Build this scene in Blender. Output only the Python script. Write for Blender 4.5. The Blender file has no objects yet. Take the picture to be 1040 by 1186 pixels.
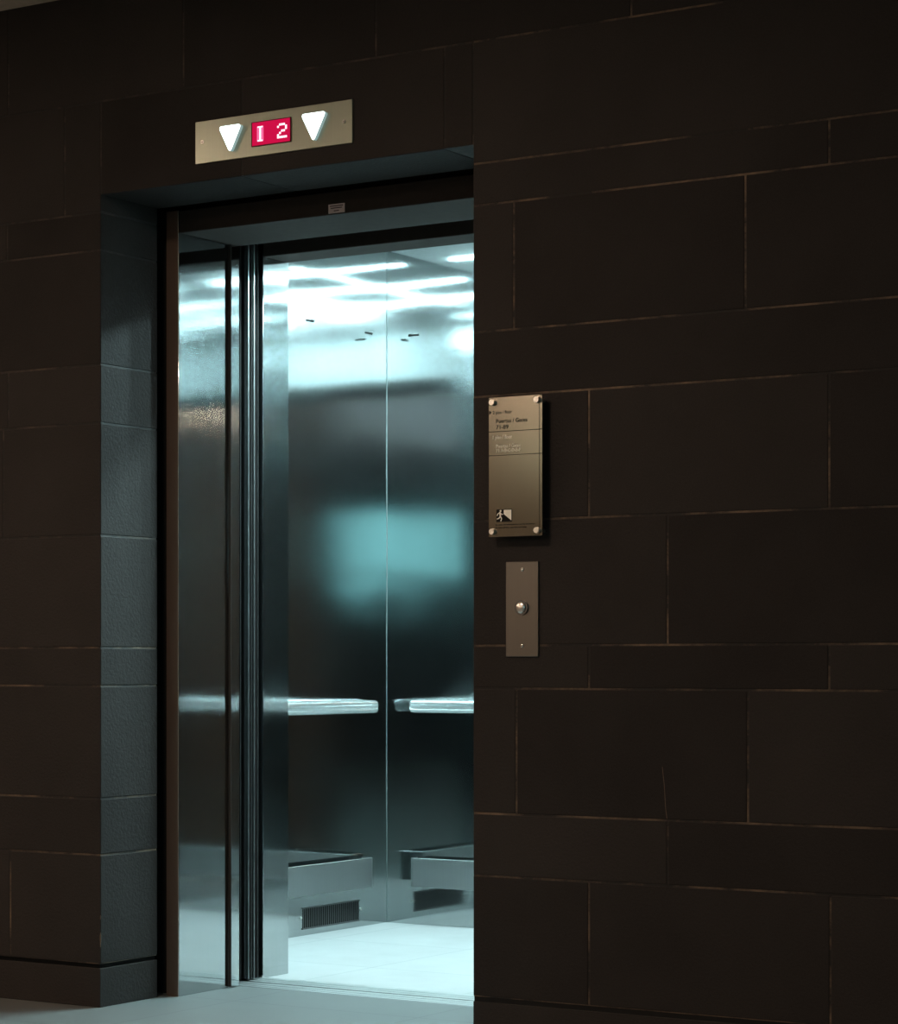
import bpy, bmesh, math, random
from mathutils import Vector, Matrix
random.seed(7)
S = bpy.context.scene
COL = S.collection

# ------------------------------------------------------------------ materials
def newmat(name):
    m = bpy.data.materials.new(name); m.use_nodes = True
    nt = m.node_tree; b = nt.nodes['Principled BSDF']
    return m, nt, b

def nd(nt, t, **kw):
    n = nt.nodes.new(t)
    for k, v in kw.items():
        if k in n.inputs: n.inputs[k].default_value = v
        else: setattr(n, k, v)
    return n

def coords(nt, scale=(1, 1, 1)):
    tc = nd(nt, 'ShaderNodeTexCoord'); mp = nd(nt, 'ShaderNodeMapping')
    mp.inputs['Scale'].default_value = scale
    nt.links.new(tc.outputs['Object'], mp.inputs['Vector'])
    return mp.outputs['Vector']

def ramp(nt, fac, stops):
    r = nd(nt, 'ShaderNodeValToRGB')
    e = r.color_ramp.elements
    while len(e) < len(stops): e.new(0.5)
    for el, (p, c) in zip(e, stops):
        el.position = p; el.color = (c[0], c[1], c[2], 1)
    nt.links.new(fac, r.inputs['Fac'])
    return r.outputs['Color']

def simple(name, col, rough=0.5, metal=0.0, emit=None, strength=0):
    m, nt, b = newmat(name)
    v = coords(nt, (40, 40, 40)); n = nd(nt, 'ShaderNodeTexNoise', Scale=1.0, Detail=2.0)
    nt.links.new(v, n.inputs['Vector'])
    c = ramp(nt, n.outputs['Fac'], [(0.3, [x * 0.92 for x in col]), (0.7, [min(1, x * 1.06) for x in col])])
    nt.links.new(c, b.inputs['Base Color'])
    b.inputs['Roughness'].default_value = rough
    b.inputs['Metallic'].default_value = metal
    if not metal: b.inputs['Specular IOR Level'].default_value = 0.12
    if emit:
        b.inputs['Emission Color'].default_value = (*emit, 1)
        b.inputs['Emission Strength'].default_value = strength
    return m

def stone(name, dark, light, rough=0.75, bump=0.8):
    m, nt, b = newmat(name)
    v = coords(nt)
    n1 = nd(nt, 'ShaderNodeTexNoise', Scale=260.0, Detail=4.0, Roughness=0.7)
    n2 = nd(nt, 'ShaderNodeTexNoise', Scale=2.3, Detail=5.0, Roughness=0.6)
    n3 = nd(nt, 'ShaderNodeTexNoise', Scale=130.0, Detail=3.0)
    for n in (n1, n2, n3): nt.links.new(v, n.inputs['Vector'])
    geo = nd(nt, 'ShaderNodeNewGeometry')      # every block has its own slight tone
    a = nd(nt, 'ShaderNodeMath', operation='MULTIPLY_ADD'); a.inputs[1].default_value = 0.55
    nt.links.new(n1.outputs['Fac'], a.inputs[0]); 
    a2 = nd(nt, 'ShaderNodeMath', operation='MULTIPLY_ADD'); a2.inputs[1].default_value = 0.45; a2.inputs[2].default_value = -0.12
    nt.links.new(n2.outputs['Fac'], a2.inputs[0])
    a3 = nd(nt, 'ShaderNodeMath', operation='MULTIPLY_ADD'); a3.inputs[1].default_value = 0.22
    nt.links.new(geo.outputs['Random Per Island'], a3.inputs[0])
    nt.links.new(a2.outputs[0], a3.inputs[2]); nt.links.new(a3.outputs[0], a.inputs[2])
    c = ramp(nt, a.outputs[0], [(0.25, dark), (0.75, light)])
    nt.links.new(c, b.inputs['Base Color'])
    bp = nd(nt, 'ShaderNodeBump', Strength=bump, Distance=0.002)
    nt.links.new(n3.outputs['Fac'], bp.inputs['Height'])
    nt.links.new(bp.outputs['Normal'], b.inputs['Normal'])
    b.inputs['Roughness'].default_value = rough
    b.inputs['Specular IOR Level'].default_value = 0.06
    return m

def steel(name, col=(0.56, 0.58, 0.58), rough=0.25, aniso=0.75, wave=0.0, wscale=(0.9, 0.9, 1.6), grain=0.04, scratch=False):
    m, nt, b = newmat(name)
    b.inputs['Metallic'].default_value = 1.0
    v = coords(nt, (220, 220, 4))                      # fine vertical brushing
    n = nd(nt, 'ShaderNodeTexNoise', Scale=1.0, Detail=3.0); nt.links.new(v, n.inputs['Vector'])
    c = ramp(nt, n.outputs['Fac'], [(0.3, [x * 0.975 for x in col]), (0.7, [x * 1.02 for x in col])])
    nt.links.new(c, b.inputs['Base Color'])
    mr = nd(nt, 'ShaderNodeMapRange'); mr.inputs['To Min'].default_value = rough - grain; mr.inputs['To Max'].default_value = rough + grain
    v2 = coords(nt, (3, 3, 2)); n2 = nd(nt, 'ShaderNodeTexNoise', Scale=1.0, Detail=5.0); nt.links.new(v2, n2.inputs['Vector'])
    nt.links.new(n2.outputs['Fac'], mr.inputs['Value']); nt.links.new(mr.outputs['Result'], b.inputs['Roughness'])
    b.inputs['Anisotropic'].default_value = aniso
    if aniso:
        t = nd(nt, 'ShaderNodeTangent', direction_type='RADIAL', axis='Z')
        nt.links.new(t.outputs['Tangent'], b.inputs['Tangent'])
    if wave:
        v3 = coords(nt, wscale); n3 = nd(nt, 'ShaderNodeTexNoise', Scale=1.0, Detail=1.0); nt.links.new(v3, n3.inputs['Vector'])
        bp = nd(nt, 'ShaderNodeBump', Strength=1.0, Distance=wave)
        nt.links.new(n3.outputs['Fac'], bp.inputs['Height']); nt.links.new(bp.outputs['Normal'], b.inputs['Normal'])
    return m

def emitter(name, col, strength):
    m, nt, b = newmat(name)
    b.inputs['Base Color'].default_value = (0.02, 0.02, 0.02, 1)
    b.inputs['Specular IOR Level'].default_value = 0.0
    b.inputs['Emission Color'].default_value = (*col, 1)
    b.inputs['Emission Strength'].default_value = strength
    return m

def tiles(name, c1, c2, mortar, tw, th, offx=0.0, offy=0.0, rough=0.3, ms=0.003, bump=0.1):
    m, nt, b = newmat(name)
    tc = nd(nt, 'ShaderNodeTexCoord'); mp = nd(nt, 'ShaderNodeMapping')
    mp.inputs['Location'].default_value = (offx, offy, 0)
    nt.links.new(tc.outputs['Object'], mp.inputs['Vector'])
    br = nd(nt, 'ShaderNodeTexBrick', Scale=1.0)
    br.offset = 0.0
    br.inputs['Brick Width'].default_value = tw; br.inputs['Row Height'].default_value = th
    br.inputs['Mortar Size'].default_value = ms; br.inputs['Mortar Smooth'].default_value = 0.3
    br.inputs['Color1'].default_value = (*c1, 1); br.inputs['Color2'].default_value = (*c2, 1); br.inputs['Mortar'].default_value = (*mortar, 1)
    nt.links.new(mp.outputs['Vector'], br.inputs['Vector'])
    n = nd(nt, 'ShaderNodeTexNoise', Scale=4.0, Detail=8.0, Roughness=0.65); nt.links.new(tc.outputs['Object'], n.inputs['Vector'])
    mx = nd(nt, 'ShaderNodeMix', data_type='RGBA', blend_type='MULTIPLY'); mx.inputs[0].default_value = 0.55
    c = ramp(nt, n.outputs['Fac'], [(0.3, (0.72, 0.72, 0.72)), (0.7, (1, 1, 1))])
    nt.links.new(br.outputs['Color'], mx.inputs[6]); nt.links.new(c, mx.inputs[7])
    nt.links.new(mx.outputs[2], b.inputs['Base Color'])
    b.inputs['Roughness'].default_value = rough
    bp = nd(nt, 'ShaderNodeBump', Strength=bump, Distance=0.002, invert=True)
    nt.links.new(br.outputs['Fac'], bp.inputs['Height']); nt.links.new(bp.outputs['Normal'], b.inputs['Normal'])
    return m

def grout(name, dark, light, lo, hi):
    m, nt, b = newmat(name)
    v = coords(nt, (1.3, 1.3, 2.2)); n = nd(nt, 'ShaderNodeTexNoise', Scale=2.6, Detail=7.0, Roughness=0.72); nt.links.new(v, n.inputs['Vector'])
    c = ramp(nt, n.outputs['Fac'], [(lo, dark), (hi, light)])
    nt.links.new(c, b.inputs['Base Color']); b.inputs['Roughness'].default_value = 0.8
    return m

CY = (0.66, 0.98, 1.03)
M = {
 'stone': stone('dark_stone', (0.0175, 0.0158, 0.0152), (0.037, 0.033, 0.031)),
 'grout': grout('lit_grout', (0.005, 0.004, 0.003), (0.155, 0.107, 0.068), 0.46, 0.66),  # paler tone paints in the light caught by joint edges
 'grout_shaded': grout('shaded_grout', (0.004, 0.004, 0.003), (0.12, 0.085, 0.06), 0.5, 0.8),  # same mortar with the shade of upper-left joints painted in
 'black': simple('black_shaft_paint', (0.012, 0.012, 0.012), 0.8),
 'rubber': simple('black_rubber', (0.008, 0.007, 0.007), 0.95),
 'car_steel': steel('car_wall_steel', (0.42, 0.445, 0.445), 0.085, 0.75, grain=0.008),
 'jamb_steel': steel('frame_steel', (0.45, 0.47, 0.47), 0.085, 0.7, grain=0.012),
 'door_steel': steel('door_panel_steel', (0.16, 0.16, 0.16), 0.4, 0.0),
 'header_steel': simple('header_dark_paint', (0.038, 0.031, 0.027), 0.9),
 'frame_face_warm': steel('warm_tinted_face_steel', (0.48, 0.36, 0.29), 0.45, 0.0),  # warm lobby light tinted into the colour of the front-facing steel
 'rail_steel': simple('rail_steel', (0.90, 0.93, 0.93), 0.27, 1.0),
 'car_ceiling_white': simple('car_ceiling_white', (0.72, 0.74, 0.74), 0.5),
 'lining': simple('header_lining_paint', (0.16, 0.17, 0.17), 0.7),
 'seam': simple('corner_seam_sealant', (0.10, 0.12, 0.12), 0.5),
 'edge_steel': simple('leaf_edge_steel', (0.22, 0.23, 0.23), 0.4, 1.0),
 'bumper_steel': steel('bumper_steel', (0.37, 0.39, 0.39), 0.36, 0.3),
 'plate_steel': steel('plate_steel', (0.36, 0.40, 0.33), 0.32, 0.3),
 'sign_steel': steel('sign_steel', (0.17, 0.152, 0.126), 0.16, 0.2),
 'button_steel': steel('button_plate_steel', (0.215, 0.205, 0.19), 0.34, 0.2),
 'chrome': steel('polished_chrome', (0.85, 0.84, 0.8), 0.28, 0.0, grain=0.02),
 'alu': steel('sill_aluminium', (0.42, 0.44, 0.44), 0.42, 0.0),
 'sill_groove': simple('groove_black', (0.02, 0.022, 0.022), 0.6),
 'ink': simple('black_ink', (0.006, 0.006, 0.006), 0.5),
 'white_ink': simple('white_ink', (0.93, 0.92, 0.84), 0.6),
 'sticker': simple('white_sticker', (0.60, 0.52, 0.52), 0.6),
 'sticker_ink': simple('sticker_ink', (0.08, 0.05, 0.06), 0.6),
 'lobby_floor': tiles('lobby_floor_tile', (0.125, 0.135, 0.133), (0.14, 0.152, 0.15), (0.07, 0.076, 0.076), 0.65, 0.65, 0.50, -0.32+0.65, 0.32),
 'car_floor': tiles('car_floor_tile', (0.32, 0.325, 0.325), (0.35, 0.355, 0.355), (0.20, 0.22, 0.22), 0.60, 0.60, 0.30, 0.0, 0.38),
 'lobby_wall': simple('lobby_plaster', (0.34, 0.28, 0.22), 0.8),
 'lobby_ceiling': simple('lobby_ceiling_paint', (0.55, 0.48, 0.40), 0.9),
 'lamp_ring': simple('lamp_ring_metal', (0.5, 0.5, 0.5), 0.4, 1.0),
 'car_lamp': emitter('car_lamp_glow', CY, 120.0),
 'spot_lens': emitter('spot_lens_glow', CY, 40.0),
 'added_panel_glow': emitter('added_panel_glow', (0.75, 0.95, 1.0), 0.8),
 'car_lamp_soft': emitter('car_lamp_soft_glow', CY, 55.0),
 'lobby_lamp': emitter('lobby_lamp_glow', (1.0, 0.72, 0.53), 155.0),
 'wall_lamp': emitter('wall_lamp_glow', (1.0, 1.0, 0.72), 6.0),
 'window_glow': emitter('lit_window', (0.36, 0.94, 1.0), 3.1),
 'arrow_glow': emitter('arrow_glow', (0.82, 1.0, 0.97), 3.0),
 'arrow_side': simple('arrow_lens_side', (0.6, 0.75, 0.72), 0.4, 0.0, (0.6, 0.85, 0.85), 0.35),
 'display_red': emitter('display_red', (0.80, 0.0, 0.075), 0.75),
 'display_edge': simple('display_bezel', (0.10, 0.01, 0.015), 0.4),
 'digit_glow': emitter('digit_glow', (1.0, 0.72, 0.85), 1.5),
 'digit_dim': emitter('digit_dim_glow', (1.0, 0.16, 0.38), 1.0),
 'chip': simple('chipped_stone', (0.12, 0.09, 0.065), 0.8),
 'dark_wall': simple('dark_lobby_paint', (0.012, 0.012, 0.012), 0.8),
 'window_frame': simple('window_frame_paint', (0.2, 0.2, 0.2), 0.5),
}

# ------------------------------------------------------------------ mesh helpers
def obj(name, bm, mats, parent=None, kind=None, smooth=False):
    me = bpy.data.meshes.new(name); bm.normal_update(); bm.to_mesh(me); bm.free()
    if not isinstance(mats, (list, tuple)): mats = [mats]
    for m in mats: me.materials.append(M[m])
    if smooth:
        for p in me.polygons: p.use_smooth = True
    o = bpy.data.objects.new(name, me); COL.objects.link(o)
    if parent:
        o.parent = parent
        o.matrix_parent_inverse = Matrix.Translation(-Vector(parent.location))
    if kind: o['kind'] = kind
    return o

def tag(o, label, cat, group=None):
    o['label'] = label; o['category'] = cat
    if group: o['group'] = group
    return o

def thing(name, loc, label, cat, group=None):
    o = bpy.data.objects.new(name, None); COL.objects.link(o); o.location = loc; o.empty_display_size = 0.1
    return tag(o, label, cat, group)

def bx(bm, x0, x1, y0, y1, z0, z1, bev=0.0, mi=0, seg=1):
    if x1 < x0: x0, x1 = x1, x0
    r = bmesh.ops.create_cube(bm, size=1.0)
    vs = r['verts']
    for v in vs:
        v.co = Vector(((x0 + x1) / 2 + v.co.x * (x1 - x0), (y0 + y1) / 2 + v.co.y * (y1 - y0), (z0 + z1) / 2 + v.co.z * (z1 - z0)))
    fs = list({f for v in vs for f in v.link_faces})
    for f in fs: f.material_index = mi
    if bev:
        es = list({e for f in fs for e in f.edges})
        bmesh.ops.bevel(bm, geom=es, offset=bev, segments=seg, affect='EDGES', profile=0.5)
    return bm

def box(*a, **k):
    bm = bmesh.new(); bx(bm, *a, **k); return bm

def cyl(bm, c, axis, r, d, n=32, r2=None, mi=0):
    """cylinder centred on c, length d along axis"""
    q = Vector((0, 0, 1)).rotation_difference(Vector(axis)).to_matrix().to_4x4()
    r_ = bmesh.ops.create_cone(bm, cap_ends=True, segments=n, radius1=r, radius2=r if r2 is None else r2, depth=d,
                               matrix=Matrix.Translation(Vector(c)) @ q)
    for f in {f for v in r_['verts'] for f in v.link_faces}: f.material_index = mi
    return bm

def prism_y(bm, pts, y0, y1, mi=0, mside=None):
    """outline pts (x,z) extruded between y0 (front) and y1 (back)"""
    a = [bm.verts.new((x, y0, z)) for x, z in pts]; b = [bm.verts.new((x, y1, z)) for x, z in pts]
    f = bm.faces.new(a); f.material_index = mi
    g = bm.faces.new(list(reversed(b))); g.material_index = mi if mside is None else mside
    n = len(pts)
    for i in range(n):
        h = bm.faces.new((a[(i + 1) % n], a[i], b[i], b[(i + 1) % n])); h.material_index = mi if mside is None else mside
    bmesh.ops.recalc_face_normals(bm, faces=list(bm.faces))
    return bm

def text(name, body, x, z, width, height, y, mat, parent, bold=0.012):
    """raised lettering on a plane facing -Y; x,z = lower left, fitted to width and cap height"""
    cu = bpy.data.curves.new(name, 'FONT'); cu.body = body; cu.extrude = 0.0; cu.offset = bold; cu.resolution_u = 3
    t = bpy.data.objects.new(name, cu); COL.objects.link(t)
    bpy.context.view_layer.update()
    me = bpy.data.meshes.new_from_object(t)
    bpy.data.objects.remove(t); bpy.data.curves.remove(cu)
    xs = [v.co.x for v in me.vertices]; ys = [v.co.y for v in me.vertices]
    sx = width / (max(xs) - min(xs)); sy = height / 0.70; x0 = min(xs)
    bm = bmesh.new(); bm.from_mesh(me); bpy.data.meshes.remove(me)
    for v in bm.verts: v.co = Vector((x + (v.co.x - x0) * sx, y, z + v.co.y * sy))
    g = bmesh.ops.extrude_face_region(bm, geom=list(bm.faces))
    for v in [q for q in g['geom'] if isinstance(q, bmesh.types.BMVert)]: v.co.y -= 0.0002
    bmesh.ops.recalc_face_normals(bm, faces=list(bm.faces))
    return obj(name, bm, mat, parent)

# ------------------------------------------------------------------ key dimensions (metres)
XL, XR = -4.642, -3.369          # stone opening
OPEN_TOP = 2.365
STONE_D = 0.262
CAR_L, CAR_R, CAR_F, CAR_B, CAR_TOP = -5.24, -2.80, 0.925, 2.40, 2.60
HEAD = 2.295
CEIL = 2.955

# ------------------------------------------------------------------ stone wall
courses = [0.126, 0.444, 0.608, 0.936, 1.048, 1.375, 1.702, 1.872, 2.205, 2.315, 2.637, CEIL]
joints = {
 0: [-7.9, -7.2, -6.5, -5.75, -4.992, -3.022, -2.358, -1.6, -0.9],
 1: [-7.6, -6.6, -5.55, -2.797, -2.0, -1.2, -0.5],
 2: [-7.2, -6.2, -5.4, -3.237, -2.576, -1.9, -1.1],
 3: [-7.9, -6.9, -5.9, -5.3, -3.022, -2.361, -1.5, -0.7],
 4: [-7.5, -6.7, -5.9, -5.2, -2.797, -2.0, -1.1],
 5: [-7.9, -6.9, -6.0, -5.02, -3.022, -2.361, -1.5, -0.7],
 6: [-7.6, -6.5, -5.7, -5.0, -2.10, -1.2],
 7: [-7.2, -6.3, -5.5, -3.245, -2.583, -1.9, -1.1],
 8: [-7.8, -7.0, -6.0, -5.005, -2.361, -1.6, -0.6],
 9: [-7.6, -6.8, -6.0, -5.4, -4.779, -4.129, -3.458, -2.05, -1.3],
 10: [-7.2, -6.2, -5.0, -4.337, -3.678, -2.9, -2.0, -1.0],
}
WX0, WX1 = -9.0, 1.6
G = 0.0015
bm = bmesh.new()
def block(x0, x1, z0, z1):
    bx(bm, x0 + (0 if abs(x0 - XR) < 1e-6 else G), x1 - (0 if abs(x1 - XL) < 1e-6 else G), 0.0, STONE_D, z0 + G, z1 - G, bev=0.0026)
for i in range(11):
    z0, z1 = courses[i], courses[i + 1]
    xs = [WX0] + joints[i] + [WX1]
    segs = [(xs[k], xs[k + 1]) for k in range(len(xs) - 1)]
    for a, b in segs:
        if z0 >= 2.31:                     # above the opening the courses run through
            zz = OPEN_TOP if i == 9 else z0
            if i == 9 and (b <= XL or a >= XR): zz = z0
            if i == 9 and a < XL < b:
                block(a, XL, z0, z1); a = XL
            if i == 9 and a < XR < b:
                block(a, XR, OPEN_TOP, z1); a = XR; zz = z0
            block(a, b, zz + (0 if zz != OPEN_TOP else -G), z1)
        else:
            if a < XL: block(a, min(b, XL), z0, z1)
            if b > XR: block(max(a, XR), b, z0, z1)
# mortar backing, just behind the stone faces
R = 0.0014
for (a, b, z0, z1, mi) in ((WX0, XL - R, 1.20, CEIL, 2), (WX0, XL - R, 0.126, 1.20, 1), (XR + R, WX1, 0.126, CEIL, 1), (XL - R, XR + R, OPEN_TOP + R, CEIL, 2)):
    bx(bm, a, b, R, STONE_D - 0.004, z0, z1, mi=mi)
obj('wall_front', bm, ['stone', 'grout', 'grout_shaded'], kind='structure')
# chipped corner of the left reveal, a scratch on the right wall (wear of its own shape)
# plinth with its shadow groove
for nm, a, b in (('baseboard_left', WX0, XL), ('baseboard_right', XR, WX1)):
    bm = bmesh.new()
    xs = ([a, -7.3, -6.1, b] if nm == 'baseboard_left' else [a, -1.9, -0.6, b])
    for k in range(3): bx(bm, xs[k], xs[k + 1] - 0.001, 0.0, STONE_D, 0.0, 0.113, bev=0.0015)
    ins = 0.012 if nm == 'baseboard_left' else 0.003
    if nm == 'baseboard_left': bx(bm, a, b - ins, ins, STONE_D, 0.112, 0.127, mi=1)
    else: bx(bm, a + 0.002, b, ins, STONE_D, 0.112, 0.127, mi=1)
    obj(nm, bm, ['stone', 'black'], kind='structure')
# chips at the reveal corner
bm = bmesh.new()
rr = random.Random(3)
for (z, h, w) in ((0.197, 0.045, 0.006), (0.262, 0.012, 0.004)):
    r = bmesh.ops.create_icosphere(bm, subdivisions=2, radius=1.0)
    for v in r['verts']:
        k = 0.8 + 0.4 * rr.random()
        v.co = Vector((XL - 0.0006 + v.co.x * w * 0.35 * k, 0.0006 + v.co.y * w * 0.35 * k, z + v.co.z * h * 0.5 * k))
obj('trim_1', bm, 'chip', kind='structure')
# thin scratch on the right-hand wall
bm = bmesh.new()
pts = [(-2.812, 0.742), (-2.806, 0.69), (-2.803, 0.64), (-2.799, 0.612)]
for (a, b) in zip(pts, pts[1:]):
    v = [bm.verts.new((a[0], -0.0004, a[1])), bm.verts.new((b[0], -0.0004, b[1])), bm.verts.new((b[0] + 0.0016, -0.0004, b[1])), bm.verts.new((a[0] + 0.0012, -0.0004, a[1]))]
    w = [bm.verts.new((q.co.x, 0.001, q.co.z)) for q in v]
    bm.faces.new(v); bm.faces.new(list(reversed(w)))
    for i in range(4): bm.faces.new((v[(i + 1) % 4], v[i], w[i], w[(i + 1) % 4]))
bmesh.ops.recalc_face_normals(bm, faces=list(bm.faces))
obj('trim_2', bm, 'chip', kind='structure')

# ------------------------------------------------------------------ lobby shell
LX0, LX1, LY0 = -9.0, 1.6, -11.0
obj('floor', box(LX0, LX1, LY0, 0.598, -0.10, 0.0), 'lobby_floor', kind='structure')
obj('ceiling', box(LX0, LX1, LY0, STONE_D, CEIL, CEIL + 0.1), 'lobby_ceiling', kind='structure')
obj('wall_back', box(LX0 - 0.1, LX1 + 0.1, LY0 - 0.1, LY0, 0, CEIL), 'lobby_wall', kind='structure')
obj('wall_left', box(LX0 - 0.1, LX0, LY0, STONE_D, 0, CEIL), 'lobby_wall', kind='structure')
obj('wall_right', box(LX1, LX1 + 0.1, LY0, STONE_D, 0, CEIL), 'dark_wall', kind='structure')

# ------------------------------------------------------------------ hoistway behind the wall (dark)
bm = bmesh.new()
bx(bm, -7.0, XL - 0.03, 0.345, 0.395, 0, 3.0)         # left of the frame
bx(bm, XR + 0.03, -2.6, 0.345, 0.395, 0, 3.0)
bx(bm, XL - 0.03, XR + 0.03, 0.345, 0.395, 2.366, 3.0)
obj('wall_hoistway_front', bm, 'black', kind='structure')
bm = bmesh.new()
bx(bm, -7.0, -6.9, 0.395, 3.0, 0, 3.0); bx(bm, -2.7, -2.6, 0.395, 3.0, 0, 3.0)
bx(bm, -7.0, -2.6, 2.9, 3.0, 0, 3.0); bx(bm, -7.0, -2.6, 0.262, 3.0, 3.0, 3.05)
obj('wall_hoistway', bm, 'black', kind='structure')
obj('floor_hoistway', box(-7.0, -2.6, 0.600, 3.0, -0.3, -0.13), 'black', kind='structure')

# ------------------------------------------------------------------ landing door frame
FY0, FY1 = 0.304, 0.548
door = bpy.data.objects.new('door_1', None); COL.objects.link(door); door.location = ((XL + XR) / 2, FY0, 0); door['kind'] = 'structure'
def jamb(sgn, xo):
    bm = bmesh.new()
    def X(d): return xo + sgn * d
    bx(bm, min(X(0), X(0.047)), max(X(0), X(0.047)), FY0, FY1, 0.0, 2.362, bev=0.0022, seg=2)
    bx(bm, min(X(0.0), X(0.059)), max(X(0.0), X(0.059)), FY1, 0.588, 0.004, 2.300, bev=0.0006)
    return bm
obj('frame_jamb', jamb(1, XL), 'jamb_steel', door)
obj('frame_jamb', jamb(-1, XR), 'jamb_steel', door)
obj('face_trim', box(XL + 0.0008, XL + 0.0455, FY0 - 0.0012, FY0 + 0.001, 0.0, 2.362, bev=0.0005), 'frame_face_warm', door)
obj('face_trim', box(XR - 0.0455, XR - 0.0008, FY0 - 0.0012, FY0 + 0.001, 0.0, 2.362, bev=0.0005), 'frame_face_warm', door)
obj('step_trim', box(XL + 0.0485, XL + 0.0588, FY1 - 0.0012, FY1 + 0.001, 0.005, 2.294), 'header_steel', door)
obj('frame_header', box(XL + 0.047, XR - 0.047, FY0 + 0.001, 0.588, HEAD, 2.361, bev=0.002), 'header_steel', door)
# landing sill with guide groove
bm = bmesh.new()
for a, b in ((0.600, 0.622), (0.6255, 0.652), (0.6585, 0.690)):
    bx(bm, -5.9, XR - 0.02, a, b, -0.03, 0.001, bev=0.0012)
bx(bm, -5.9, XR - 0.02, 0.600, 0.690, -0.032, -0.012, mi=1)
obj('door_sill', bm, ['alu', 'sill_groove'], door)

# door panels, retracted to the left into their pocket
def panel_thing(name, y0, y1, lead, label, matedge, ztop=2.33):
    t = thing(name, (lead - 0.31, (y0 + y1) / 2, 0.004), label, 'elevator door', 'sliding elevator door leaves in the pocket')
    obj('door_leaf', box(lead - 0.62, lead - 0.012, y0, y1, 0.006, ztop, bev=0.002), 'door_steel', t)
    bm = bmesh.new()
    ym = (y0 + y1) / 2
    bx(bm, lead - 0.012, lead, y0, y0 + 0.0045, 0.006, ztop, bev=0.0008)
    bx(bm, lead - 0.012, lead - 0.003, y0 + 0.006, y1 - 0.006, 0.006, ztop, mi=1)
    bx(bm, lead - 0.012, lead, y1 - 0.006, y1, 0.006, ztop, bev=0.001, mi=1)
    obj('leading_edge', bm, [matedge, 'rubber'], t)
    return t
panel_thing('sliding_door_leaf', 0.600, 0.632, -4.650, 'outermost dark steel landing door leaf slid back behind the steel frame jamb', 'rubber')
panel_thing('sliding_door_leaf', 0.642, 0.674, -4.640, 'second dark steel landing door leaf, its edge just inside the frame jamb', 'rubber')
panel_thing('sliding_door_leaf', 0.700, 0.722, -4.632, 'elevator car door leaf showing a bright thin vertical edge left of the other bright edge', 'edge_steel')
panel_thing('sliding_door_leaf', 0.732, 0.758, -4.634, 'innermost elevator car door leaf with a bright thin edge beside the car jamb', 'edge_steel')

# ------------------------------------------------------------------ elevator car
from mathutils import noise
def sheet(axis, pos, a0, a1, z0, z1, thick, amp, seed, nu=36, nv=70):
    """thin steel panel on the plane axis=pos whose visible skin is very slightly uneven, as rolled sheet is"""
    bm = bmesh.new(); g = []
    sg = 1 if thick > 0 else -1
    for j in range(nv + 1):
        row = []
        for i in range(nu + 1):
            u = a0 + (a1 - a0) * i / nu; z = z0 + (z1 - z0) * j / nv
            h = amp * (noise.noise(Vector((u * 1.5, z * 1.6, seed))) + 0.35 * noise.noise(Vector((u * 3.1, z * 4.3, seed + 9))))
            row.append(bm.verts.new((pos + h, u, z) if axis == 'x' else (u, pos + h, z)))
        g.append(row)
    for j in range(nv):
        for i in range(nu):
            f = bm.faces.new((g[j][i], g[j][i + 1], g[j + 1][i + 1], g[j + 1][i])); f.smooth = True
    rim = g[0] + [r[-1] for r in g[1:]] + list(reversed(g[-1][:-1])) + [r[0] for r in reversed(g[1:-1])]
    rim = [bm.verts.new(v.co) for v in rim]          # own edge vertices keep the skin's shading clean
    back = [bm.verts.new((pos + thick, v.co.y, v.co.z) if axis == 'x' else (v.co.x, pos + thick, v.co.z)) for v in rim]
    n = len(rim)
    for i in range(n): bm.faces.new((rim[i], rim[(i + 1) % n], back[(i + 1) % n], back[i]))
    bm.faces.new(back)
    bmesh.ops.recalc_face_normals(bm, faces=list(bm.faces))
    for f in bm.faces:
        nn = abs(f.normal.x if axis == 'x' else f.normal.y)
        f.smooth = len(f.verts) == 4 and nn > 0.9
    return bm
car = thing('elevator_car', ((CAR_L + CAR_R) / 2, 1.66, 0), 'brushed stainless steel elevator car standing open behind the stone doorway', 'elevator')
obj('side_wall_panel', sheet('x', CAR_L, 0.79, CAR_B, 0.0, CAR_TOP, -0.03, 0.0016, 3.0), 'car_steel', car)
obj('side_wall_panel', sheet('x', CAR_R, 0.79, CAR_B, 0.0, CAR_TOP, 0.03, 0.0011, 5.0), 'car_steel', car)
bm = sheet('y', CAR_B, CAR_L, CAR_R, 0.0, CAR_TOP, 0.03, 0.0016, 8.0)
obj('back_wall_panel', bm, 'car_steel', car)
obj('corner_seam', box(CAR_L - 0.001, CAR_L + 0.0014, CAR_B - 0.0014, CAR_B + 0.001, 0.0, CAR_TOP), 'seam', car)
obj('front_return', box(CAR_L, XL + 0.003, 0.787, CAR_F, 0.0, CAR_TOP, bev=0.0025, seg=2), 'jamb_steel', car)
obj('front_return', box(XR - 0.003, CAR_R, 0.787, CAR_F, 0.0, CAR_TOP, bev=0.0025, seg=2), 'jamb_steel', car)
obj('car_header', box(XL + 0.003, XR - 0.003, 0.787, CAR_F - 0.004, HEAD, CAR_TOP, bev=0.002), 'header_steel', car)
obj('header_lining', box(XL + 0.003, XR - 0.003, CAR_F - 0.004, CAR_F, HEAD + 0.001, CAR_TOP), 'lining', car)
bm = box(CAR_L, CAR_R, 0.805, CAR_B, -0.05, 0.0)
obj('car_floor', bm, 'car_floor', car)
obj('car_ceiling', box(CAR_L, CAR_R, 0.79, CAR_B, CAR_TOP, CAR_TOP + 0.04), 'car_ceiling_white', car)
bm = bmesh.new()
for a, b in ((0.706, 0.733), (0.7385, 0.765), (0.7705, 0.8045)):
    bx(bm, CAR_L - 0.3, XR - 0.02, a, b, -0.03, 0.001, bev=0.0012)
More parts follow.
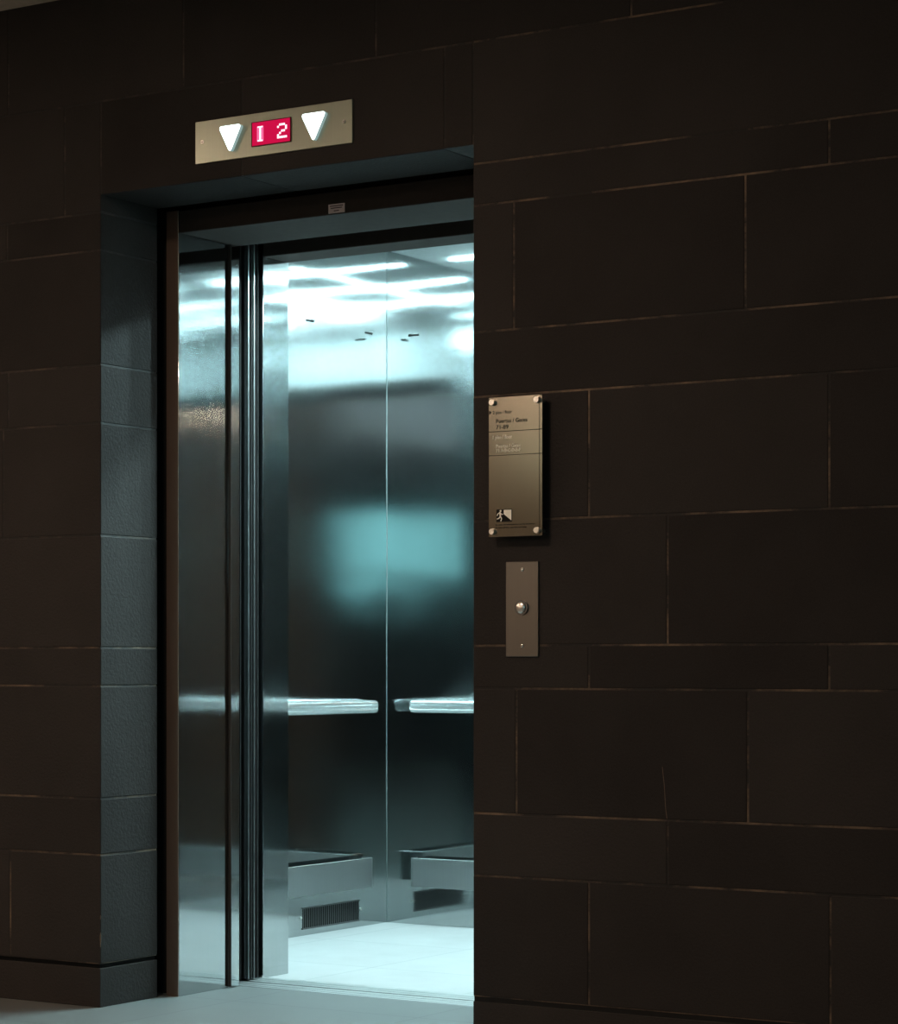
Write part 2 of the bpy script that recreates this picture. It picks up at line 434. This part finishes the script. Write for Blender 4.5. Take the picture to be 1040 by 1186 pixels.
bx(bm, CAR_L - 0.3, XR - 0.02, 0.706, 0.804, -0.032, -0.012, mi=1)
obj('car_sill', bm, ['alu', 'sill_groove'], car)

# lamps
def lamp(name, x, y, z, r, glow, label, cat, group):
    t = thing(name, (x, y, z), label, cat, group)
    bm = bmesh.new(); cyl(bm, (x, y, z - 0.004), (0, 0, 1), r * 1.35, 0.008, 40)
    obj('lamp_ring', bm, 'lamp_ring', t)
    bm = bmesh.new(); cyl(bm, (x, y, z - 0.010), (0, 0, 1), r, 0.004, 40)
    obj('lens', bm, glow, t)
    return t
LXs, LYs = (-4.71, -4.235, -3.76, -3.285), (1.19, 1.65, 2.11)
t = thing('ceiling_light', (-4.02, 1.65, CAR_TOP), 'grid of thin cool white light strips in the elevator car ceiling', 'ceiling light')
for y in LYs:
    obj('light_strip', box(CAR_L + 0.12, CAR_R - 0.12, y - 0.007, y + 0.007, CAR_TOP - 0.006, CAR_TOP - 0.001), 'car_lamp', t)
for x in LXs:
    obj('light_strip', box(x - 0.007, x + 0.007, 1.0, CAR_B - 0.1, CAR_TOP - 0.008, CAR_TOP - 0.0065), 'car_lamp_soft', t)

def spotlight(x, y, label):
    t = lamp('ceiling_spotlight', x, y, CAR_TOP, 0.026, 'spot_lens', label, 'ceiling light', 'spotlights in the elevator ceiling')
    l = bpy.data.lights.new('spot_bulb', 'SPOT'); l.energy = 4 * math.pi * 10.0; l.spot_size = math.radians(172); l.spot_blend = 0.25
    l.shadow_soft_size = 0.022; l.color = CY
    o = bpy.data.objects.new('spot_bulb', l); COL.objects.link(o); o.location = (x, y, CAR_TOP - 0.045)
    o.parent = t; o.matrix_parent_inverse = Matrix.Translation(-Vector(t.location))
for i, x in enumerate((-4.245, -3.775)):
    for j, y in enumerate((1.19 + 0.03, 1.62)):
        spotlight(x, y, ['left', 'right'][i] + ' round cool spotlight in the elevator ceiling, ' + ['nearer the door', 'farther from the door'][j])

# ------------------------------------------------------------------ handrails (oval bar turned back to the wall at its end)
def rail_mesh(axis, a, b, wall, sgn, z, hh=0.0245, dd=0.017, off=0.045, ends=(True, True)):
    """bar along axis ('x' or 'y') from a to b, standing 'off' out from plane 'wall' in direction sgn"""
    path = []
    er, n = 0.020, 7
    if ends[0]: path += [(a + er - er * math.cos(math.pi / 2 * k / n), off, max(0.04, math.sin(math.pi / 2 * k / n))) for k in range(n + 1)]
    else: path.append((a, off, 1))
    if ends[1]: path += [(b - er + er * math.sin(math.pi / 2 * k / n), off, max(0.04, math.cos(math.pi / 2 * k / n))) for k in range(n + 1)]
    else: path.append((b, off, 1))
    prof = []
    NP = 72
    for k in range(NP):
        t = 2 * math.pi * k / NP
        ex = 2 / 2.8
        u_ = math.copysign(abs(math.cos(t)) ** ex, math.cos(t)) * dd; v_ = math.copysign(abs(math.sin(t)) ** ex, math.sin(t)) * hh
        if abs(v_ + 0.28 * hh) < 0.12 * hh: u_ *= 0.5          # the seam line that runs along the bar
        prof.append((u_, v_))
    bm = bmesh.new(); rings = []
    for (s, o, k_) in path:
        ring = []
        for (u, v) in prof:
            co = (wall + sgn * (o + u * k_), s, z + v * k_) if axis == 'y' else (s, wall + sgn * (o + u * k_), z + v * k_)
            ring.append(bm.verts.new(co))
        rings.append(ring)
    for r0, r1 in zip(rings, rings[1:]):
        for k in range(NP): bm.faces.new((r0[k], r0[(k + 1) % NP], r1[(k + 1) % NP], r1[k]))
    bm.faces.new(rings[0]); bm.faces.new(rings[-1])
    bmesh.ops.recalc_face_normals(bm, faces=list(bm.faces))
    return bm
def mount(axis, s, wall, sgn, z):
    bm = bmesh.new()
    if axis == 'y': cyl(bm, (wall + sgn * 0.02, s, z), (1, 0, 0), 0.009, 0.036, 20); cyl(bm, (wall + sgn * 0.002, s, z), (1, 0, 0), 0.022, 0.004, 24)
    else: cyl(bm, (s, wall + sgn * 0.02, z), (0, 1, 0), 0.009, 0.036, 20); cyl(bm, (s, wall + sgn * 0.002, z), (0, 1, 0), 0.022, 0.004, 24)
    return bm
RZ = 0.838
t = thing('handrail', (CAR_L, 1.66, RZ), 'polished steel handrail on the left wall of the elevator car', 'handrail', 'handrails in the elevator car')
obj('rail_bar', rail_mesh('y', 1.06, 2.263, CAR_L, 1, RZ), 'rail_steel', t, smooth=True)
for s in (1.25, 1.66, 2.05): obj('mounting_post', mount('y', s, CAR_L, 1, RZ), 'rail_steel', t)
t = thing('handrail', (-4.02, CAR_B, RZ), 'polished steel handrail on the back wall of the elevator car', 'handrail', 'handrails in the elevator car')
obj('rail_bar', rail_mesh('x', -5.105, -2.935, CAR_B, -1, RZ), 'rail_steel', t, smooth=True)
for s in (-4.95, -4.02, -3.09): obj('mounting_post', mount('x', s, CAR_B, -1, RZ), 'rail_steel', t)

# ------------------------------------------------------------------ low bumper rails (folded steel strips)
def bumper(axis, a, b, wall, sgn, z0, z1, off=0.058):
    bm = bmesh.new(); th = 0.004; rad = 0.022; n = 8
    path = [(a, 0.0)]
    for k in range(n + 1):
        q = math.pi / 2 * k / n; path.append((a + rad - rad * math.cos(q), off - rad + rad * math.sin(q)))
    for k in range(n + 1):
        q = math.pi / 2 * k / n; path.append((b - rad + rad * math.sin(q), off - rad + rad * math.cos(q)))
    path.append((b, 0.0))
    out, inn = [], []
    for i, (s, o) in enumerate(path):
        p0 = path[max(0, i - 1)]; p1 = path[min(len(path) - 1, i + 1)]
        d = Vector((p1[0] - p0[0], p1[1] - p0[1])).normalized(); nr = Vector((d.y, -d.x)) * th
        out.append((s, o)); inn.append((s + nr.x, max(0, o + nr.y)))
    def co(s, o, z): return (wall + sgn * o, s, z) if axis == 'y' else (s, wall + sgn * o, z)
    # outer skin with a small rounded lip at the top and bottom edges, then the inner skin
    layers = [[bm.verts.new(co(s, o, z)) for (s, o) in lst] for (lst, z) in ((inn, z0), (out, z0 + 0.002), (out, z1 - 0.002), (inn, z1))]
    m = len(path)
    for l0, l1 in ((0, 1), (1, 2), (2, 3), (3, 0)):
        for i in range(m - 1):
            bm.faces.new((layers[l0][i], layers[l0][i + 1], layers[l1][i + 1], layers[l1][i]))
    bmesh.ops.recalc_face_normals(bm, faces=list(bm.faces))
    return bm
t = thing('bumper_rail', (CAR_L, 1.6, 0.15), 'wide grey steel bumper strip low on the left car wall above the vent', 'bumper rail', 'bumper rails in the elevator car')
obj('rail_plate', bumper('y', 1.00, 2.230, CAR_L, 1, 0.152, 0.266), 'bumper_steel', t)
obj('backing_board', box(CAR_L, CAR_L + 0.02, 1.02, 2.20, 0.165, 0.255), 'rubber', t)
t = thing('bumper_rail', (-4.02, CAR_B, 0.15), 'wide grey steel bumper strip with rounded end low on the back car wall', 'bumper rail', 'bumper rails in the elevator car')
obj('rail_plate', bumper('x', -5.101, -2.939, CAR_B, -1, 0.148, 0.260), 'bumper_steel', t)
obj('backing_board', box(-5.07, -2.97, CAR_B - 0.02, CAR_B, 0.165, 0.25), 'rubber', t)

# ------------------------------------------------------------------ vent grille on the left car wall
t = thing('vent_grille', (CAR_L, 2.024, 0.024), 'slotted steel vent grille low on the left car wall under the bumper', 'vent')
obj('vent_opening', box(CAR_L + 0.0005, CAR_L + 0.0015, 1.843, 2.205, 0.025, 0.102), 'black', t)
bm = bmesh.new(); n = 27; w = (2.205 - 1.843) / n
for k in range(n + 1):
    y = 1.843 + k * w
    bx(bm, CAR_L + 0.0012, CAR_L + 0.0024, y - 0.0015, y + 0.0015, 0.025, 0.102)
bx(bm, CAR_L + 0.001, CAR_L + 0.004, 1.838, 2.210, 0.0985, 0.1035); bx(bm, CAR_L + 0.001, CAR_L + 0.004, 1.838, 2.210, 0.0225, 0.0275)
obj('slats', bm, 'door_steel', t)
for y in (1.829, 2.218):
    bm = bmesh.new(); cyl(bm, (CAR_L + 0.002, y, 0.067), (1, 0, 0), 0.0055, 0.004, 20); obj('screw', bm, 'chrome', t)

# pad hooks: small dark slots with a lip, high on the walls
def hook(axis, s, z, label):
    t = thing('pad_hook', (CAR_L if axis == 'y' else s, s if axis == 'y' else CAR_B, z), label, 'wall hook', 'pad hooks high on the elevator walls')
    bm = bmesh.new(); b2 = bmesh.new()
    if axis == 'y':
        bx(bm, CAR_L, CAR_L + 0.0012, s - 0.024, s + 0.024, z - 0.0036, z + 0.0036)
        bx(b2, CAR_L, CAR_L + 0.012, s + 0.002, s + 0.015, z + 0.0015, z + 0.0045, bev=0.001)
    else:
        bx(bm, s - 0.024, s + 0.024, CAR_B - 0.0012, CAR_B, z - 0.0036, z + 0.0036)
        bx(b2, s - 0.015, s - 0.002, CAR_B - 0.012, CAR_B, z + 0.0015, z + 0.0045, bev=0.001)
    obj('slot', bm, 'black', t); obj('lip', b2, 'door_steel', t)
hook('y', 1.888, 2.268, 'small dark pad hook high on the left car wall, nearer the door')
hook('y', 2.275, 2.266, 'small dark pad hook high on the left car wall, nearest the back corner')
hook('x', -5.116, 2.264, 'small dark pad hook high on the back wall of the elevator car')

# ------------------------------------------------------------------ floor indicator above the door
t = thing('floor_indicator', (-4.02, 0, 2.414), 'brushed steel floor indicator plate with two lit arrows and red display above the door', 'indicator panel')
obj('plate', box(-4.289, -3.750, -0.006, 0.002, 2.414, 2.533, bev=0.0012), 'plate_steel', t)
def tri(x0, x1, zt, zb, r):
    c = (x0 + x1) / 2; P = [Vector((x0, zt)), Vector((x1, zt)), Vector((c, zb))]; out = []
    for i in range(3):
        p = P[i]; a = (P[i - 1] - p).normalized(); b = (P[(i + 1) % 3] - p).normalized()
        for k in range(7):
            f = k / 6; q = (p + a * r) * (1 - f) ** 2 + p * 2 * f * (1 - f) + (p + b * r) * f * f
            out.append((q.x, q.y))
    return out
for nm, x0, x1, zt, zb in (('left', -4.198, -4.116, 2.507, 2.429), ('right', -3.914, -3.828, 2.508, 2.427)):
    bm = bmesh.new(); prism_y(bm, tri(x0, x1, zt, zb, 0.014), -0.018, -0.0055, 0, 1)
    obj('arrow_lamp', bm, ['arrow_glow', 'arrow_side'], t)
dsp = obj('display_screen', box(-4.0865, -3.956, -0.0085, -0.0055, 2.442, 2.506, mi=0), 'display_red', t)
bm = bmesh.new()
for a in ((-4.0885, -4.0865, 2.440, 2.508), (-3.956, -3.954, 2.440, 2.508), (-4.0885, -3.954, 2.440, 2.442), (-4.0885, -3.954, 2.506, 2.508)):
    bx(bm, a[0], a[1], -0.0095, -0.0055, a[2], a[3])
o = obj('bezel', bm, 'display_edge', dsp); o.matrix_parent_inverse = Matrix.Identity(4)
def dots(rows, x0, z0, px, pz, dot, ylv=-0.0095):
    bm = bmesh.new()
    for r, line in enumerate(rows):
        for c, ch in enumerate(line):
            if ch == '#':
                x = x0 + c * px; z = z0 - r * pz
                bx(bm, x, x + dot, ylv, -0.0082, z - dot, z)
    return bm
two = [".###.", "#...#", "....#", "..##.", ".#...", "#....", "#####"]
bm = dots(two, -4.000, 2.494, 0.0068, 0.0058, 0.0058)
dg = obj('digit_two', bm, 'digit_glow', t)
one_mid = [".#.", "##.", ".#.", ".#.", ".#.", ".#.", ".#."]
bm = dots(["#"] * 7, -4.0615, 2.494, 0.0068, 0.0058, 0.0062)
bx(bm, -4.0675, -4.0495, -0.0094, -0.0082, 2.4905, 2.4945); bx(bm, -4.0675, -4.0495, -0.0094, -0.0082, 2.4525, 2.4565)
obj('digit_one', bm, 'digit_glow', t)
bm = bmesh.new()
bx(bm, -4.0695, -4.0635, -0.0092, -0.0082, 2.4525, 2.4945); bx(bm, -4.0535, -4.0475, -0.0092, -0.0082, 2.4525, 2.4945)
obj('digit_afterglow', bm, 'digit_dim', t)
for x in (-4.263, -3.777):
    bm = bmesh.new(); cyl(bm, (x, -0.007, 2.474), (0, 1, 0), 0.0052, 0.003, 24); bx(bm, x - 0.004, x + 0.004, -0.0092, -0.0084, 2.4733, 2.4747, mi=1)
    obj('screw', bm, ['chrome', 'rubber'], t)

# ------------------------------------------------------------------ directory sign
t = thing('directory_sign', (-3.22, 0, 1.33), 'steel directory sign on four standoffs listing gates 71-89, beside the elevator', 'sign')
SX0, SX1, SZ0, SZ1 = -3.303, -3.141, 1.330, 1.694
YF = -0.030
obj('back_plate', box(SX0 + 0.001, SX1 - 0.009, -0.026, -0.022, SZ0 + 0.001, SZ1 - 0.001, bev=0.0008), 'sign_steel', t)
obj('face_plate', box(SX0, SX1, YF, -0.0262, SZ0, SZ1, bev=0.0012, seg=2), 'sign_steel', t)
for x in (SX0 + 0.014, SX1 - 0.014):
    for z in (SZ0 + 0.014, SZ1 - 0.014):
        bm = bmesh.new(); cyl(bm, (x, -0.017, z), (0, 1, 0), 0.0055, 0.034, 24); cyl(bm, (x, YF - 0.005, z), (0, -1, 0), 0.0085, 0.010, 28, r2=0.0075)
        obj('standoff', bm, 'chrome', t)
bm = bmesh.new(); bx(bm, SX0 + 0.001, SX1 - 0.001, YF - 0.0004, YF + 0.001, 1.6035, 1.6050); bx(bm, SX0 + 0.001, SX1 - 0.001, YF - 0.0004, YF + 0.001, 1.5415, 1.5430)
bx(bm, SX1 - 0.0095, SX1 - 0.0082, YF - 0.0004, YF + 0.001, SZ0 + 0.004, SZ1 - 0.004)
obj('engraved_line', bm, 'ink', t)
yt = YF - 0.0001
text('lettering', '2 piso / floor', -3.290, 1.650, 0.058, 0.0085, yt, 'ink', t)
text('lettering', 'Puertas / Gates', -3.280, 1.6265, 0.094, 0.0105, yt, 'ink', t)
text('lettering', '71-89', -3.280, 1.6105, 0.037, 0.0105, yt, 'ink', t)
text('lettering', '1 piso / floor', -3.290, 1.5855, 0.058, 0.0085, yt, 'white_ink', t)
text('lettering', 'Puertas / Gates', -3.280, 1.5620, 0.073, 0.0085, yt, 'white_ink', t)
text('lettering', '71 A-B-C-D-E-F', -3.280, 1.5505, 0.073, 0.0085, yt, 'white_ink', t)
text('lettering', 'En caso de emergencia, use las escaleras', -3.282, 1.3600, 0.118, 0.0042, yt, 'ink', t)
text('lettering', 'In case of fire, use the stairway', -3.282, 1.3525, 0.094, 0.0042, yt, 'ink', t)
bm = bmesh.new(); prism_y(bm, [(-3.303 + 0.003, 1.6605), (-3.303 + 0.003, 1.6495), (-3.2945, 1.655)], YF - 0.0006, YF + 0.001)
obj('marker_arrow', bm, 'ink', t)
# stair pictogram: running figure and triangle
px0, px1, pz0, pz1 = -3.279, -3.232, 1.369, 1.4015
W_, H_ = px1 - px0, pz1 - pz0
bm = bmesh.new(); bx(bm, px0, px1, YF - 0.0005, YF + 0.001, pz0, pz1)
pic = obj('pictogram_field', bm, 'ink', t)
bm = bmesh.new()
def strip(p, q, w0, w1):
    p = Vector((px0 + p[0] * W_, pz0 + p[1] * H_)); q = Vector((px0 + q[0] * W_, pz0 + q[1] * H_)); d = (q - p).normalized(); n_ = Vector((-d.y, d.x))
    pts = [p + n_ * w0, q + n_ * w1, q - n_ * w1, p - n_ * w0]
    prism_y(bm, [(v.x, v.y) for v in pts], YF - 0.0011, YF - 0.0003)
cyl(bm, (px0 + 0.27 * W_, YF - 0.0008, pz0 + 0.88 * H_), (0, 1, 0), 0.0026, 0.0008, 20)
strip((0.22, 0.80), (0.26, 0.42), 0.0024, 0.0019)     # trunk
strip((0.24, 0.76), (0.10, 0.66), 0.0011, 0.0010); strip((0.10, 0.66), (0.05, 0.50), 0.0010, 0.0008)
strip((0.24, 0.76), (0.34, 0.60), 0.0011, 0.0010); strip((0.34, 0.60), (0.43, 0.62), 0.0010, 0.0008)
strip((0.25, 0.44), (0.34, 0.26), 0.0016, 0.0013); strip((0.34, 0.26), (0.28, 0.04), 0.0013, 0.0010)
strip((0.25, 0.44), (0.15, 0.28), 0.0016, 0.0013); strip((0.15, 0.28), (0.03, 0.24), 0.0013, 0.0009)
prism_y(bm, [(px0 + 0.48 * W_, pz0 + 0.95 * H_), (px0 + 0.48 * W_, pz0 + 0.62 * H_), (px0 + 0.96 * W_, pz0 + 0.10 * H_), (px0 + 0.96 * W_, pz0 + 0.95 * H_)], YF - 0.0011, YF - 0.0003)
obj('running_figure', bm, 'white_ink', t)

# ------------------------------------------------------------------ call button
t = thing('call_button_panel', (-3.217, 0, 1.018), 'narrow steel call button plate with one round button below the directory sign', 'call button')
obj('plate', box(-3.266, -3.168, -0.005, 0.002, 1.019, 1.266, bev=0.0012), 'button_steel', t)
bm = bmesh.new(); cyl(bm, (-3.217, -0.0075, 1.146), (0, 1, 0), 0.0195, 0.006, 40); o = obj('button_collar', bm, 'door_steel', t)
bm = bmesh.new()
r = bmesh.ops.create_uvsphere(bm, u_segments=32, v_segments=16, radius=0.0155)
for v in r['verts']: v.co = Vector((-3.217 + v.co.x, -0.0095 + v.co.y * 0.5, 1.146 + v.co.z))
obj('button', bm, 'chrome', t, smooth=True)
for z in (1.245, 1.047):
    bm = bmesh.new(); r = bmesh.ops.create_uvsphere(bm, u_segments=20, v_segments=10, radius=0.0052)
    for v in r['verts']: v.co = Vector((-3.216 + v.co.x, -0.005 + v.co.y * 0.6, z + v.co.z))
    obj('screw', bm, 'chrome', t, smooth=True)

# ------------------------------------------------------------------ sticker on the frame header
t = thing('sticker', (-4.018, FY0, 2.297), 'small white printed sticker on the steel header over the elevator door', 'sticker')
obj('label_sheet', box(-4.046, -3.990, FY0 - 0.0006, FY0 + 0.001, 2.2985, 2.3245), 'sticker', t)
bm = bmesh.new()
for z, w in ((2.319, 0.046), (2.313, 0.040), (2.305, 0.018)):
    bx(bm, -4.018 - w / 2, -4.018 + w / 2, FY0 - 0.0011, FY0 - 0.0005, z - 0.0014, z + 0.0014)
obj('printed_lines', bm, 'sticker_ink', t)

# ------------------------------------------------------------------ lobby lamps, an added glow panel and the lit window opposite
k = 0
for x in (-8.2, -6.4, -3.6):
    for y in (-8.6, -5.0, -1.9):
        lamp('ceiling_downlight', x, y, CEIL, 0.14, 'lobby_lamp', 'round warm downlight in the lobby ceiling', 'ceiling light', 'downlights in the lobby ceiling')

t = thing('wall_light', (LX0, -10.3, 2.45), 'tall pale wall light at the far left end of the lobby', 'wall light')
obj('diffuser', box(LX0, LX0 + 0.05, -10.7, -9.95, 2.50, 2.88, bev=0.01), 'wall_lamp', t)
obj('back_plate', box(LX0, LX0 + 0.02, -10.75, -9.90, 2.45, 2.92), 'lamp_ring', t)
t = thing('ceiling_light', (0.2, -6.75, CEIL), 'added unseen glow panel in the lobby ceiling at the far right', 'ceiling light')  # added out of view to lighten reflections in the car walls
obj('diffuser', box(-1.0, 1.4, -9.5, -4.0, CEIL - 0.012, CEIL - 0.002), 'added_panel_glow', t)
bm = bmesh.new()
for a in ((-1.04, -1.0, -9.54, -3.96), (1.4, 1.44, -9.54, -3.96), (-1.0, 1.4, -9.54, -9.5), (-1.0, 1.4, -4.0, -3.96)): bx(bm, a[0], a[1], a[2], a[3], CEIL - 0.02, CEIL)
obj('added_panel_frame', bm, 'lamp_ring', t)
# the bright window across the lobby, mirrored in the car walls
w = bpy.data.objects.new('window_1', None); COL.objects.link(w); w.location = (LX1, -7.85, 1.5); w['kind'] = 'structure'
panes = [(-9.20, -7.98, 1.84, 2.36), (-7.92, -5.75, 1.84, 2.36), (-7.92, -5.75, 1.56, 1.80)]
for y0, y1, z0, z1 in panes: obj('window_pane', box(LX1 - 0.02, LX1, y0, y1, z0, z1), 'window_glow', w)
bm = bmesh.new()
for y0, y1, z0, z1 in ((-9.25, -5.70, 2.36, 2.40), (-9.25, -5.70, 1.80, 1.84), (-7.98, -7.92, 1.48, 2.36), (-9.25, -9.20, 1.74, 2.36), (-5.75, -5.70, 1.48, 2.36), (-7.98, -5.70, 1.48, 1.52)):
    bx(bm, LX1 - 0.04, LX1, y0, y1, z0, z1)
obj('window_frame', bm, 'window_frame', w)

# ------------------------------------------------------------------ world, camera, view
wd = bpy.data.worlds.new('world'); S.world = wd; wd.use_nodes = True
wd.node_tree.nodes['Background'].inputs[0].default_value = (0.01, 0.009, 0.008, 1)
wd.node_tree.nodes['Background'].inputs[1].default_value = 1.0
cam = bpy.data.cameras.new('camera'); co = bpy.data.objects.new('camera', cam); COL.objects.link(co)
co.location = (0, -5.469, 1.0); co.rotation_euler = (math.radians(90), 0, math.radians(32.2))
cam.sensor_fit = 'HORIZONTAL'; cam.sensor_width = 36.0; cam.lens = 2827 / 1040 * 36.0
cam.shift_y = 176 / 1040; cam.clip_start = 0.05
S.camera = co
vs = S.view_settings
vs.view_transform = 'Standard'; vs.look = 'None'; vs.gamma = 1.0; vs.exposure = 0.0; vs.use_curve_mapping = False
S.cycles.use_denoising = True
S.cycles.max_bounces = 14; S.cycles.glossy_bounces = 12; S.cycles.sample_clamp_indirect = 20.0
